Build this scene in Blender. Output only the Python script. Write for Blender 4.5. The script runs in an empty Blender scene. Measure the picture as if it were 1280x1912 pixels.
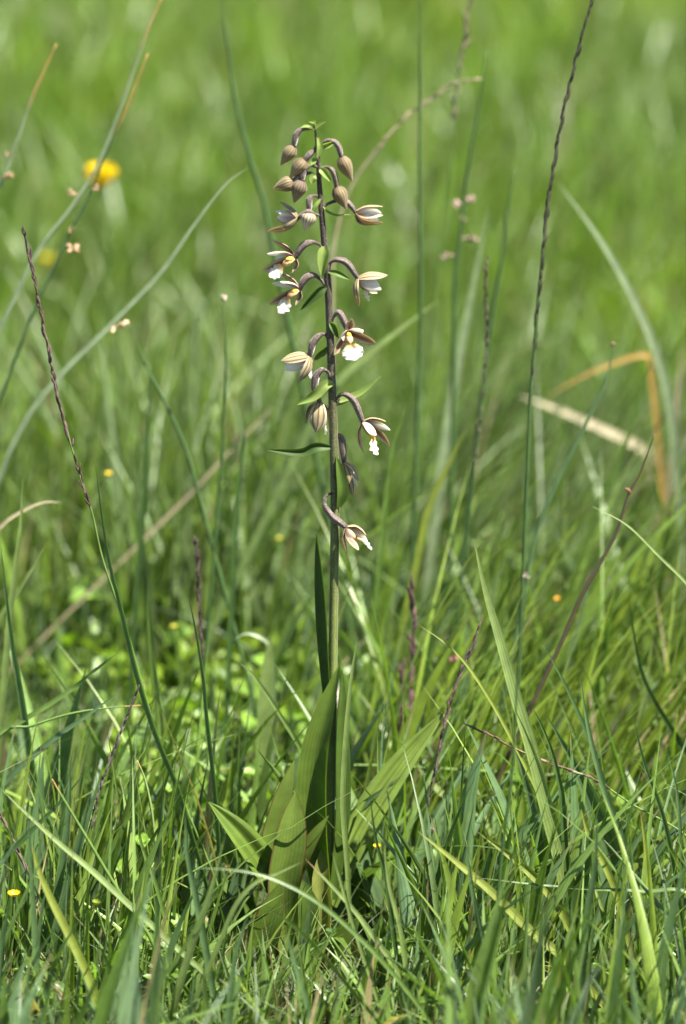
import bpy, math, random
import numpy as np
from mathutils import Vector
random.seed(7); rng = np.random.default_rng(11)
S = bpy.context.scene
C = S.collection
# ------------------------------------------------------------------ camera
MM = 0.00026                       # metres per photo pixel at the orchid
PITCH = math.radians(15.0)
DIST = 2.1
AIM = Vector((0.0, 0.0, 0.227))
FWD = Vector((0, math.cos(PITCH), -math.sin(PITCH)))
UP = Vector((0, math.sin(PITCH), math.cos(PITCH)))
CAM = AIM - FWD * DIST
cd = bpy.data.cameras.new('camera'); cam = bpy.data.objects.new('camera', cd); C.objects.link(cam)
cam.location = CAM; cam.rotation_euler = (math.pi/2 - PITCH, 0, 0)
cd.sensor_fit = 'VERTICAL'; cd.sensor_height = 23.5; cd.lens = 23.5 / (1912*MM) * DIST
cd.clip_start = 0.05; cd.clip_end = 500
cd.dof.use_dof = True; cd.dof.focus_distance = DIST + 0.0; cd.dof.aperture_fstop = 4.0; cd.dof.aperture_blades = 0
S.camera = cam
# ------------------------------------------------------------------ light
SUN_EL, SUN_AZ = math.radians(62), math.radians(122)    # azimuth: clockwise from +Y (into the picture), 90 = from the right
w = bpy.data.worlds.new('World'); S.world = w; w.use_nodes = True
nt = w.node_tree; bg = nt.nodes['Background']
sky = nt.nodes.new('ShaderNodeTexSky'); sky.sky_type = 'NISHITA'; sky.sun_disc = False
sky.sun_elevation = SUN_EL; sky.sun_rotation = SUN_AZ; sky.altitude = 800
nt.links.new(sky.outputs[0], bg.inputs[0]); bg.inputs[1].default_value = 0.052
sd = bpy.data.lights.new('sun', 'SUN'); so = bpy.data.objects.new('sun', sd); C.objects.link(so)
sd.energy = 5.0; sd.angle = math.radians(0.55); sd.color = (1.0, 0.955, 0.88)
tosun = Vector((math.sin(SUN_AZ)*math.cos(SUN_EL), math.cos(SUN_AZ)*math.cos(SUN_EL), math.sin(SUN_EL)))
so.rotation_euler = tosun.to_track_quat('Z', 'Y').to_euler(); so.location = (3, -2, 5)
S.view_settings.view_transform = 'Standard'; S.view_settings.look = 'None'
S.view_settings.exposure = 2.28; S.view_settings.gamma = 1.0; S.view_settings.use_curve_mapping = False
S.render.engine = 'CYCLES'
S.cycles.use_denoising = True
try: S.cycles.denoiser = 'OPENIMAGEDENOISE'
except Exception: pass
S.cycles.max_bounces = 8; S.cycles.diffuse_bounces = 4; S.cycles.glossy_bounces = 2; S.cycles.transmission_bounces = 5

# ------------------------------------------------------------------ helpers
def ray(px, py):
    return (FWD + Vector((1, 0, 0)) * ((px-640)*MM/DIST) + UP * ((956-py)*MM/DIST))
def at(px, py, Y=0.0):             # point seen at that pixel on the upright plane y = Y
    d = ray(px, py); t = (Y - CAM.y) / d.y
    return CAM + d*t
def P(p):                          # (pixel x, pixel y, pixels toward the camera) beside the orchid
    return at(p[0], p[1], -(p[2] if len(p) > 2 else 0)*MM)
def pxsize(Y):                     # metres per photo pixel at that depth
    return MM * (DIST + Y) / DIST
def tag(o, label=None, cat=None, group=None, kind=None):
    if label: o['label'] = label
    if cat: o['category'] = cat
    if group: o['group'] = group
    if kind: o['kind'] = kind
    return o
def empty(name, loc):
    o = bpy.data.objects.new(name, None); C.objects.link(o); o.location = loc; o.empty_display_size = 0.01
    return o
def catmull(pts, n):
    pts = [np.array(p, float) for p in pts]
    if len(pts) == 2: pts = [pts[0], (pts[0]+pts[1])/2, pts[1]]
    q = [2*pts[0]-pts[1]] + pts + [2*pts[-1]-pts[-2]]
    out = []
    m = len(pts)-1
    for i in range(n+1):
        u = i/n*m; k = min(int(u), m-1); t = u-k
        a, b, c, d = q[k], q[k+1], q[k+2], q[k+3]
        out.append(0.5*((2*b)+(c-a)*t+(2*a-5*b+4*c-d)*t*t+(3*b-a-3*c+d)*t**3))
    return np.array(out)
def lerpn(vals, n):
    return np.interp(np.linspace(0, 1, n+1), np.linspace(0, 1, len(vals)), vals)
def lerpc(cols, n):
    cols = np.array(cols, float)
    return np.stack([np.interp(np.linspace(0, 1, n+1), np.linspace(0, 1, len(cols)), cols[:, i]) for i in range(3)], 1)
def nrm(v):
    v = np.array(v, float); return v/(np.linalg.norm(v, axis=-1, keepdims=True)+1e-12)

class Geo:                         # verts, faces, tint colour and (across, along, random) per vertex
    def __init__(s): s.v = []; s.f = []; s.c = []; s.st = []; s.mi = []
    def add(s, v, f, c, st, mi=0):
        o = len(s.v); s.v += [tuple(x) for x in v]; s.f += [tuple(i+o for i in q) for q in f]
        s.c += [tuple(x) for x in c]; s.st += [tuple(x) for x in st]; s.mi += [mi]*len(f)
    def build(s, name, mats, parent=None, loc=None):
        v = np.array(s.v, float)
        off = np.array(loc if loc is not None else (parent_loc(parent) if parent else v[0]*0))
        me = bpy.data.meshes.new(name); me.from_pydata([tuple(x) for x in (v-off)], [], s.f)
        attrs(me, np.array(s.c), np.array(s.st))
        if not isinstance(mats, (list, tuple)): mats = [mats]
        for m in mats: me.materials.append(M[m])
        me.polygons.foreach_set('material_index', s.mi); me.polygons.foreach_set('use_smooth', [True]*len(me.polygons))
        me.update()
        o = bpy.data.objects.new(name, me); C.objects.link(o)
        if parent: o.parent = parent
        else: o.location = off
        return o
def parent_loc(p):
    l = Vector(p.location)
    while p.parent: p = p.parent; l = l + p.location
    return l
def attrs(me, c, st):
    a = me.attributes.new('tint', 'FLOAT_COLOR', 'POINT')
    cc = np.ones((len(me.vertices), 4), np.float32); cc[:, :3] = c; a.data.foreach_set('color', cc.ravel())
    b = me.attributes.new('st', 'FLOAT_VECTOR', 'POINT'); b.data.foreach_set('vector', np.asarray(st, np.float32).ravel())

def tube(g, pts, radii, cols, n=16, seg=8, ribs=0.0, nr=6, rnd=0.0, mi=0, cap=True):
    p = catmull(pts, n); r = lerpn(radii, n); cl = lerpc(cols, n)
    t = nrm(np.gradient(p, axis=0)); ref = np.array((0.13, 1, 0.2))
    v = []; c = []; st = []
    s = nrm(np.cross(t, ref)); b = np.cross(s, t)
    for i in range(n+1):
        for k in range(seg):
            a = 2*math.pi*k/seg
            rr = r[i]*(1+ribs*math.cos(nr*a))
            v.append(p[i]+rr*(math.cos(a)*s[i]+math.sin(a)*b[i])); c.append(cl[i]); st.append((k/seg, i/n, rnd))
    f = [(i*seg+k, i*seg+(k+1) % seg, (i+1)*seg+(k+1) % seg, (i+1)*seg+k) for i in range(n) for k in range(seg)]
    if cap: f += [tuple(range(seg))[::-1], tuple(n*seg+k for k in range(seg))]
    g.add(v, f, c, st, mi)
    return p

def ribbon(g, p, wd, normal, cols, fold=0.25, across=3, rnd=0.0, twist=0.0, thick=0.0, ruffle=0.0, pleat=0.0, edge=None, mi=(0, 0)):
    # p: (n,3) centre line, wd: half widths, normal: hint for the upper face
    n = len(p)-1; t = nrm(np.gradient(p, axis=0)); N = np.broadcast_to(np.array(normal, float), p.shape)
    sd_ = nrm(np.cross(t, N)); nn = np.cross(sd_, t)
    if twist:
        a = np.linspace(0, twist, n+1)[:, None]
        sd_, nn = sd_*np.cos(a)+nn*np.sin(a), nn*np.cos(a)-sd_*np.sin(a)
    us = np.linspace(-1, 1, across); cols = np.array(cols)
    if cols.ndim == 1: cols = np.broadcast_to(cols, (n+1, 3))
    ph = rnd*50
    def sheet(o):
        v = []; c = []; st = []
        for i in range(n+1):
            for u in us:
                h = fold*wd[i]*(abs(u)**1.5) + pleat*wd[i]*math.cos(u*9.4) + ruffle*wd[i]*abs(u)**2*math.sin(i*1.9+u*2+ph)
                v.append(p[i]+sd_[i]*(u*wd[i])+nn[i]*(h+o))
                cc = cols[i]
                if edge is not None and abs(u) > 0.99: cc = np.array(edge)
                c.append(cc); st.append((u, i/n, rnd))
        return v, c, st
    A = across
    f = [(i*A+k, i*A+k+1, (i+1)*A+k+1, (i+1)*A+k) for i in range(n) for k in range(A-1)]
    if thick:
        v, c, st = sheet(thick/2); g.add(v, f, c, st, mi[0])
        v, c, st = sheet(-thick/2); g.add(v, [q[::-1] for q in f], c, st, mi[1])
    else:
        v, c, st = sheet(0); g.add(v, f, c, st, mi[0])

# ------------------------------------------------------------------ materials
M = {}
def new_mat(name):
    m = bpy.data.materials.new(name); m.use_nodes = True; M[name] = m
    n = m.node_tree.nodes; n.clear(); return m, n, m.node_tree.links
def leafmat(name, rough=0.42, spec=0.5, trans=0.35, tcol=(1.25, 1.35, 0.45), veins=22.0, vein_amt=0.14, blotch=0.25, bump=0.25, sheen=0.0, speck=0.0, speck_col=(0.5, 0.45, 0.4), stripes=None, speck_scale=1500, mid=0.0):
    m, n, L = new_mat(name)
    out = n.new('ShaderNodeOutputMaterial'); at_ = n.new('ShaderNodeAttribute'); at_.attribute_name = 'tint'
    st = n.new('ShaderNodeAttribute'); st.attribute_name = 'st'
    sx = n.new('ShaderNodeSeparateXYZ'); L.new(st.outputs['Vector'], sx.inputs[0])
    # fine parallel veins across the width
    mu = n.new('ShaderNodeMath'); mu.operation = 'MULTIPLY'; mu.inputs[1].default_value = veins; L.new(sx.outputs[0], mu.inputs[0])
    sn = n.new('ShaderNodeMath'); sn.operation = 'SINE'; L.new(mu.outputs[0], sn.inputs[0])
    tc = n.new('ShaderNodeTexCoord')
    nz = n.new('ShaderNodeTexNoise'); nz.inputs['Scale'].default_value = 110; nz.inputs['Detail'].default_value = 5; L.new(tc.outputs['Object'], nz.inputs['Vector'])
    mr = n.new('ShaderNodeMapRange'); mr.inputs[1].default_value = 0.25; mr.inputs[2].default_value = 0.75
    mr.inputs[3].default_value = 1-blotch; mr.inputs[4].default_value = 1+blotch; L.new(nz.outputs[0], mr.inputs[0])
    va = n.new('ShaderNodeMath'); va.operation = 'MULTIPLY_ADD'; va.inputs[1].default_value = vein_amt; va.inputs[2].default_value = 1.0; L.new(sn.outputs[0], va.inputs[0])
    mm = n.new('ShaderNodeMath'); mm.operation = 'MULTIPLY'; L.new(va.outputs[0], mm.inputs[0]); L.new(mr.outputs[0], mm.inputs[1])
    hs = n.new('ShaderNodeVectorMath'); hs.operation = 'SCALE'; L.new(at_.outputs['Color'], hs.inputs[0]); L.new(mm.outputs[0], hs.inputs['Scale'])
    col = hs.outputs[0]
    if stripes:                                   # coloured nerves
        freq, scol, amt, sharp = stripes
        m2 = n.new('ShaderNodeMath'); m2.operation = 'MULTIPLY'; m2.inputs[1].default_value = freq; L.new(sx.outputs[0], m2.inputs[0])
        dz = n.new('ShaderNodeMath'); dz.operation = 'MULTIPLY_ADD'; dz.inputs[1].default_value = 2.2; L.new(nz.outputs[0], dz.inputs[0]); L.new(m2.outputs[0], dz.inputs[2])
        s2 = n.new('ShaderNodeMath'); s2.operation = 'SINE'; L.new(dz.outputs[0], s2.inputs[0])
        r2 = n.new('ShaderNodeMapRange'); r2.inputs[1].default_value = sharp; r2.inputs[2].default_value = 1; r2.inputs[4].default_value = amt; L.new(s2.outputs[0], r2.inputs[0])
        mx = n.new('ShaderNodeMix'); mx.data_type = 'RGBA'; L.new(r2.outputs[0], mx.inputs['Factor']); L.new(col, mx.inputs['A']); mx.inputs['B'].default_value = (*scol, 1)
        col = mx.outputs['Result']
    if speck:
        vz = n.new('ShaderNodeTexNoise'); vz.inputs['Scale'].default_value = speck_scale; vz.inputs['Detail'].default_value = 1; L.new(tc.outputs['Object'], vz.inputs['Vector'])
        r3 = n.new('ShaderNodeMapRange'); r3.inputs[1].default_value = 0.54; r3.inputs[2].default_value = 0.66; r3.inputs[4].default_value = speck; L.new(vz.outputs[0], r3.inputs[0])
        mx = n.new('ShaderNodeMix'); mx.data_type = 'RGBA'; L.new(r3.outputs[0], mx.inputs['Factor']); L.new(col, mx.inputs['A']); mx.inputs['B'].default_value = (*speck_col, 1)
        col = mx.outputs['Result']
    pb = n.new('ShaderNodeBsdfPrincipled'); pb.inputs['Roughness'].default_value = rough; pb.inputs['Specular IOR Level'].default_value = spec
    if sheen: pb.inputs['Sheen Weight'].default_value = sheen; pb.inputs['Sheen Roughness'].default_value = 0.35; pb.inputs['Sheen Tint'].default_value = (0.9, 0.85, 0.85, 1)
    L.new(col, pb.inputs['Base Color'])
    if bump:
        bp = n.new('ShaderNodeBump'); bp.inputs['Strength'].default_value = bump; bp.inputs['Distance'].default_value = 0.0004
        L.new(mm.outputs[0], bp.inputs['Height']); L.new(bp.outputs[0], pb.inputs['Normal'])
    if trans:
        tr = n.new('ShaderNodeBsdfTranslucent'); vm = n.new('ShaderNodeVectorMath'); vm.operation = 'MULTIPLY'
        vm.inputs[1].default_value = tcol; L.new(col, vm.inputs[0]); L.new(vm.outputs[0], tr.inputs[0])
        ms = n.new('ShaderNodeMixShader'); ms.inputs[0].default_value = trans
        L.new(pb.outputs[0], ms.inputs[1]); L.new(tr.outputs[0], ms.inputs[2]); L.new(ms.outputs[0], out.inputs[0])
    else: L.new(pb.outputs[0], out.inputs[0])
    return m
leafmat('grass', rough=0.40, spec=0.65, trans=0.40, tcol=(1.25, 1.4, 0.5), veins=13, vein_amt=0.16)
leafmat('orchid_leaf', rough=0.5, spec=0.38, trans=0.48, tcol=(1.35, 1.45, 0.4), veins=30, vein_amt=0.07, blotch=0.2, bump=0.5)
leafmat('herb', rough=0.45, spec=0.4, trans=0.4, veins=8, vein_amt=0.08)
leafmat('stalk', rough=0.45, spec=0.4, trans=0.0, veins=30, vein_amt=0.1)
leafmat('straw', rough=0.6, spec=0.3, trans=0.25, tcol=(1.1, 1.0, 0.8), veins=18, vein_amt=0.18)
leafmat('seed', rough=0.6, spec=0.3, trans=0.12, tcol=(1.1, 1, 0.9), veins=9, vein_amt=0.25, blotch=0.4)
leafmat('stem', rough=0.6, spec=0.3, trans=0.0, veins=40, vein_amt=0.12, sheen=0.2, speck=0.4, speck_col=(0.20, 0.19, 0.13), speck_scale=1300)
leafmat('ovary', rough=0.7, spec=0.2, trans=0.0, veins=38, vein_amt=0.2, sheen=0.45, speck=0.45, speck_col=(0.30, 0.255, 0.235), speck_scale=1700, bump=0.5)
leafmat('sepal_out', rough=0.6, spec=0.25, trans=0.42, tcol=(1.0, 0.85, 0.55), veins=9, vein_amt=0.06, sheen=0.3, bump=0.9, stripes=(10.0, (0.085, 0.05, 0.035), 0.85, 0.05), blotch=0.25)
leafmat('sepal_in', rough=0.55, spec=0.3, trans=0.42, tcol=(1.0, 0.8, 0.5), veins=9, vein_amt=0.1, stripes=(7.0, (0.16, 0.05, 0.03), 0.55, 0.2))
leafmat('hair', rough=0.6, spec=0.3, trans=0.5, tcol=(1, 1, 1), veins=1, vein_amt=0, bump=0)
leafmat('petal', rough=0.5, spec=0.3, trans=0.62, tcol=(1.0, 0.97, 0.88), veins=10, vein_amt=0.03, blotch=0.05, bump=0.3)
leafmat('lip_cup', rough=0.5, spec=0.3, trans=0.2, tcol=(1, 0.8, 0.4), veins=9, vein_amt=0.05, stripes=(11.0, (0.25, 0.06, 0.03), 0.6, 0.4))
leafmat('yellow', rough=0.4, spec=0.4, trans=0.25, tcol=(1, 0.85, 0.3), veins=8, vein_amt=0.05)

def groundmat():
    m, n, L = new_mat('soil'); out = n.new('ShaderNodeOutputMaterial'); pb = n.new('ShaderNodeBsdfPrincipled'); pb.inputs['Roughness'].default_value = 0.95
    tc = n.new('ShaderNodeTexCoord'); a = n.new('ShaderNodeTexNoise'); a.inputs['Scale'].default_value = 60; a.inputs['Detail'].default_value = 8
    L.new(tc.outputs['Object'], a.inputs['Vector'])
    r = n.new('ShaderNodeValToRGB'); r.color_ramp.elements[0].position = 0.32; r.color_ramp.elements[0].color = (0.018, 0.013, 0.008, 1)
    r.color_ramp.elements[1].position = 0.72; r.color_ramp.elements[1].color = (0.09, 0.075, 0.035, 1)
    e = r.color_ramp.elements.new(0.55); e.color = (0.035, 0.045, 0.014, 1)
    L.new(a.outputs[0], r.inputs[0])
    b = n.new('ShaderNodeTexNoise'); b.inputs['Scale'].default_value = 1.3; L.new(tc.outputs['Object'], b.inputs['Vector'])
    mx = n.new('ShaderNodeMix'); mx.data_type = 'RGBA'; mx.inputs['B'].default_value = (0.06, 0.10, 0.025, 1)
    # meadow green where blades can no longer be told apart
    sep = n.new('ShaderNodeSeparateXYZ'); L.new(tc.outputs['Object'], sep.inputs[0])
    mr = n.new('ShaderNodeMapRange'); mr.inputs[1].default_value = 4; mr.inputs[2].default_value = 9; L.new(sep.outputs[1], mr.inputs[0])
    L.new(mr.outputs[0], mx.inputs['Factor']); L.new(r.outputs[0], mx.inputs['A']); L.new(mx.outputs['Result'], pb.inputs['Base Color'])
    bp = n.new('ShaderNodeBump'); bp.inputs['Strength'].default_value = 0.8; bp.inputs['Distance'].default_value = 0.006; L.new(a.outputs[0], bp.inputs['Height']); L.new(bp.outputs[0], pb.inputs['Normal'])
    L.new(pb.outputs[0], out.inputs[0])
groundmat()

# ------------------------------------------------------------------ ground
def vnoise(x, y, sc, seed=0):      # smooth value noise
    r = np.random.default_rng(seed); T = r.random((64, 64))
    x = np.asarray(x)*sc+20; y = np.asarray(y)*sc+20
    i = np.floor(x).astype(int); j = np.floor(y).astype(int); u = x-i; v = y-j
    u = u*u*(3-2*u); v = v*v*(3-2*v)
    g = lambda a, b: T[a % 64, b % 64]
    return (g(i, j)*(1-u)+g(i+1, j)*u)*(1-v)+(g(i, j+1)*(1-u)+g(i+1, j+1)*u)*v
def zground(x, y):
    x = np.asarray(x, float); y = np.asarray(y, float)
    d = np.clip(np.hypot(x, y)/0.4, 0, 1)
    return (vnoise(x, y, 5, 3)-0.5)*0.03*d + (vnoise(x, y, 1.1, 4)-0.5)*0.10*np.clip((np.hypot(x, y)-0.5)/1.5, 0, 1)
def build_ground():
    def axis(lo, hi, fine0, fine1, nf, nc):
        a = -np.geomspace(abs(fine0)+0.3, abs(lo), nc)[::-1]; b = np.linspace(fine0, fine1, nf); c = np.geomspace(fine1+0.3, hi, nc)
        return np.concatenate([a, b, c])
    xs = axis(-150, 150, -2.5, 2.5, 90, 14); ys = axis(-60, 300, -1.5, 6, 130, 14)
    X, Y = np.meshgrid(xs, ys); Z = zground(X, Y); Z[np.hypot(X, Y) > 9] = 0
    v = np.stack([X, Y, Z], -1).reshape(-1, 3); nx = len(xs)
    f = [(j*nx+i, j*nx+i+1, (j+1)*nx+i+1, (j+1)*nx+i) for j in range(len(ys)-1) for i in range(nx-1)]
    me = bpy.data.meshes.new('ground'); me.from_pydata(v.tolist(), [], f); me.materials.append(M['soil'])
    me.polygons.foreach_set('use_smooth', [True]*len(f))
    o = bpy.data.objects.new('ground', me); C.objects.link(o); tag(o, 'dark damp soil under the meadow grass', 'ground', kind='structure')
build_ground()

# ------------------------------------------------------------------ meadow grass
GREENS = np.array([(0.086, 0.140, 0.023), (0.106, 0.168, 0.021), (0.072, 0.122, 0.036), (0.142, 0.198, 0.019), (0.102, 0.148, 0.050)])
def grass(name, label, n, x0, x1, y0, y1, hmean, wmean, K, widen=0.0, seed=1, lean=0.5, bias=(0.12, 0.0), keep=None, cat='grass', hvar=0.35, dead=0.03, shift=0.0, hue=(1, 1, 1)):
    r = np.random.default_rng(seed)
    y = y0+(y1-y0)*r.random(n); half = widen*(y-y0)
    x = (x0-half)+(x1-x0+2*half)*r.random(n)
    # tufts: pull blades toward clump centres
    nc = max(8, n//14); cy = y0+(y1-y0)*r.random(nc); ch = widen*(cy-y0); cx = (x0-ch)+(x1-x0+2*ch)*r.random(nc)
    k = r.integers(0, nc, n); tuft = r.random(n) < 0.62
    sp = 0.012+0.004*np.clip(y, 0, 4)
    x = np.where(tuft, cx[k]+r.normal(0, 1, n)*sp, x); y = np.where(tuft, cy[k]+r.normal(0, 1, n)*sp, y)
    tufth = 0.72+0.6*r.random(nc)
    h = hmean*(1+hvar*r.normal(0, 1, n))*np.where(tuft, tufth[k], 0.75)*(0.45+0.75*vnoise(x, y, 3.1, seed+5)+0.4*vnoise(x, y, 9.0, seed+6))
    if keep is not None:
        kp, hs = keep(x, y, r); h = h*hs
        m = kp; x, y, h, k, tuft = x[m], y[m], h[m], k[m], tuft[m]; n = len(x)
    h = np.clip(h, 0.018, 1.75*hmean)
    wd = wmean*np.clip(np.exp(r.normal(-0.1, 0.5, n)), 0.3, 2.4)*np.where(tuft, (0.7+0.7*np.random.default_rng(seed+2).random(nc))[k], 0.7)
    az = r.random(n)*2*np.pi; ln = lean*np.abs(r.normal(0, 1, n))
    dx = np.cos(az)*ln+bias[0]; dy = np.sin(az)*ln+bias[1]
    curl = 0.25+0.9*r.random(n)**2
    t = np.linspace(0, 1, K+1)[None, :]
    L = h[:, None]
    bend = t**(1.0+curl[:, None]*1.6)
    px = x[:, None]+dx[:, None]*L*bend; py = y[:, None]+dy[:, None]*L*bend
    droop = np.clip(np.hypot(dx, dy)-0.5, 0, 2)[:, None]
    pz = zground(x, y)[:, None]-0.004+L*(t-0.33*droop*t**2.5)
    kink = r.random(n) < 0.06
    face = r.random(n)*2*np.pi; tw = r.normal(0, 0.9, n)
    fa = face[:, None]+tw[:, None]*t
    sx, sy = np.cos(fa), np.sin(fa)
    prof = np.clip((1-t**2.2), 0.02, 1)*(0.72+0.28*np.sin(np.pi*np.clip(t*1.3, 0, 1)))
    W = wd[:, None]*0.5*prof
    V = np.zeros((n, K+1, 3, 3), np.float32)
    for a, u in enumerate((-1, 0, 1)):
        dep = 0.0 if u else 0.45
        V[:, :, a, 0] = px+sx*W*u-sy*W*dep; V[:, :, a, 1] = py+sy*W*u+sx*W*dep; V[:, :, a, 2] = pz
    # colour: patches of species, blade to blade variation, straw blades, browned tips
    pn = vnoise(x, y, 2.3, seed+9); pm = vnoise(x, y, 6.0, seed+10)
    gi = np.clip((((pn-0.5)*1.5+0.5)*0.6+pm*0.25+r.random(n)*0.35+shift)*len(GREENS)*0.85, 0, len(GREENS)-1).astype(int)
    base = GREENS[np.array([2, 0, 4, 1, 3])[gi]]*(0.68+0.64*r.random(n))[:, None]*np.array(hue)
    isd = r.random(n) < dead
    base = np.where(isd[:, None], np.array([0.21, 0.17, 0.085])*(0.6+0.7*r.random(n))[:, None], base)
    col = np.repeat(base[:, None, :], K+1, 1)
    tipb = (r.random(n) < 0.22)[:, None]*np.clip((t-0.86)/0.1, 0, 1)
    col = col*(1-tipb[..., None])+np.array([0.19, 0.125, 0.06])*tipb[..., None]
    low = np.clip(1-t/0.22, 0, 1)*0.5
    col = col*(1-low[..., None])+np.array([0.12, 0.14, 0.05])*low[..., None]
    col = np.repeat(col[:, :, None, :], 3, 2)
    st = np.zeros((n, K+1, 3, 3), np.float32); st[..., 0] = np.array([-1, 0, 1])[None, None, :]; st[..., 1] = t[..., None]; st[..., 2] = r.random(n)[:, None, None]
    per = (K+1)*3
    q = np.array([(i*3+k_, i*3+k_+1, (i+1)*3+k_+1, (i+1)*3+k_) for i in range(K) for k_ in range(2)])
    F = (q[None]+(np.arange(n)*per)[:, None, None]).reshape(-1, 4)
    me = bpy.data.meshes.new(name); nv = n*per
    me.vertices.add(nv); me.vertices.foreach_set('co', V.reshape(-1))
    me.loops.add(F.size); me.loops.foreach_set('vertex_index', F.reshape(-1).astype(np.int32))
    me.polygons.add(len(F)); me.polygons.foreach_set('loop_start', np.arange(0, F.size, 4, dtype=np.int32))
    me.polygons.foreach_set('use_smooth', np.ones(len(F), bool))
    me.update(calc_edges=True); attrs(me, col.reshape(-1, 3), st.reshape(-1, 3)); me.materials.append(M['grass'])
    o = bpy.data.objects.new(name, me); C.objects.link(o); tag(o, label, cat, kind='stuff')
    return o
def keep_near(x, y, r):            # shorter, thinner turf right round the orchid
    d = np.hypot(x/0.055, (y+0.03)/0.07)
    front = (np.abs(x+0.022) < 0.062) & (y < 0.015)
    kp = (d > 0.55) & (~front | (r.random(len(x)) < 0.85))
    hs = np.where(front, 0.58, 1.0)*np.where((x < 0.0) & (y > 0.10), 0.62, 1.0)*np.where(y < -0.2, 0.9, 1.0)
    return kp, hs
grass('meadow_grass', 'fine short green meadow grass around the foot of the orchid', 9500, -0.62, 0.62, -0.55, 0.55, 0.080, 0.0036, 7, 0.1, 21, 0.5, keep=keep_near, hue=(1.02, 1.05, 1.5))
grass('meadow_grass', 'broader blue-green grass mixed into the turf around the orchid', 8500, -0.62, 0.62, -0.55, 0.55, 0.074, 0.0064, 7, 0.1, 31, 0.42, keep=keep_near, shift=-0.28, hvar=0.3, hue=(1.08, 1.08, 1.4))
grass('meadow_grass', 'low thatch of short grass on the soil at the orchid foot', 4200, -0.22, 0.22, -0.32, 0.12, 0.034, 0.0034, 5, 0.0, 41, 0.7, dead=0.12)
def clear_stem(x, y, r): return np.abs(x+0.004) > 0.010+0.02*r.random(len(x)), 1.0+0*x
grass('meadow_grass', 'dense taller grass band standing behind the low herbs', 7000, -0.75, 0.02, 0.42, 0.95, 0.118, 0.0042, 7, 0.15, 42, 0.36, bias=(0.06, 0), keep=clear_stem, shift=-0.12)
grass('meadow_grass', 'dense pale grass leaning together behind the fluffy purple spike', 9000, 0.0, 0.72, 0.10, 0.85, 0.110, 0.0042, 7, 0.15, 43, 0.32, bias=(0.42, 0), keep=clear_stem, shift=0.0)
grass('meadow_grass', 'soft meadow grass behind the orchid', 30000, -0.7, 0.7, 0.7, 2.2, 0.072, 0.0046, 5, 0.25, 22, 0.5, shift=0.08, hue=(0.97, 1.04, 0.62))
grass('meadow_grass', 'blurred far meadow grass filling the background', 48000, -1.1, 1.1, 2.2, 6.0, 0.090, 0.0062, 4, 0.3, 23, 0.55, shift=0.10, hue=(0.97, 1.05, 0.55))
grass('meadow_grass', 'distant meadow grass beyond the blurred background', 26000, -2.4, 2.4, 6.0, 14.0, 0.10, 0.010, 3, 0.5, 24, 0.5, shift=0.08, hue=(0.97, 1.05, 0.6))

# ------------------------------------------------------------------ the orchid
def half(W, n, base=0.35, peak=0.42, tip=0.03, blunt=1.0):      # half-width profile of a leaf or petal
    t = np.linspace(0, 1, n+1)
    a = np.where(t < peak, base+(1-base)*np.sin(t/peak*np.pi/2), np.cos(np.clip((t-peak)/(1-peak), 0, 1)**(1.25*blunt)*np.pi/2)**0.85)
    return W*0.5*np.maximum(a, tip)
def down(g, p, rad, n, length, col, i0=0):     # short downy hairs standing on a tube
    t = nrm(np.gradient(p, axis=0)); m = len(p)
    for _ in range(n):
        u = random.uniform(i0, m-1.01); i = int(u); w_ = u-i
        c = p[i]*(1-w_)+p[i+1]*w_; a = nrm(np.cross(t[i], (random.gauss(0, 1), random.gauss(0, 1), random.gauss(0, 1)))); r = np.interp(u, range(m), rad)
        b = c+a*r*0.97; e = b+(a+0.35*np.array((random.gauss(0, 1), random.gauss(0, 1), random.gauss(0, 1))))*length*random.uniform(0.5, 1.2); s_ = nrm(np.cross(a, t[i]+0.3*a))*0.000045
        g.add([b-s_, b+s_, e], [(0, 1, 2)], [col]*3, [(0, 0, 0)]*3, 1)
orchid = empty('orchid', P((606, 1800, 0)))
tag(orchid, 'tall wild orchid with a spike of nodding white and brown flowers on a dark stem', 'orchid')
DARK = (0.030, 0.020, 0.016); OLIVE = (0.075, 0.085, 0.022); GREEN = (0.08, 0.125, 0.02)
STEM = [(604, 1800), (610, 1660), (616, 1500), (620, 1300), (622, 1180), (624, 1050), (625, 940), (623, 830), (619, 700), (615, 600), (611, 520), (603, 430), (597, 360), (593, 290), (588, 240)]
g = Geo()
tube(g, [P(p) for p in STEM], [11*MM, 10.5*MM, 9.5*MM, 9*MM, 8.5*MM, 8.3*MM, 8.3*MM, 8.1*MM, 7.6*MM, 7*MM, 6.6*MM, 5.8*MM, 5*MM, 3.8*MM, 1.8*MM],
     [GREEN, GREEN, (0.085, 0.115, 0.022), (0.09, 0.12, 0.022), (0.09, 0.115, 0.022), (0.078, 0.095, 0.02), (0.07, 0.08, 0.02), (0.058, 0.062, 0.019), (0.046, 0.042, 0.02), (0.038, 0.03, 0.019), DARK, DARK, DARK, DARK, (0.09, 0.08, 0.04)], n=90, seg=14, ribs=0.03, nr=7)
down(g, catmull([P(p) for p in STEM], 90), lerpn([11*MM, 10.5*MM, 9.5*MM, 9*MM, 8.5*MM, 8.3*MM, 8.3*MM, 8.1*MM, 7.6*MM, 7*MM, 6.6*MM, 5.8*MM, 5*MM, 3.8*MM, 1.8*MM], 90), 5200, 0.0004, (0.30, 0.28, 0.22), 22)
g.build('stem', ['stem', 'hair'], orchid)

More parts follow.
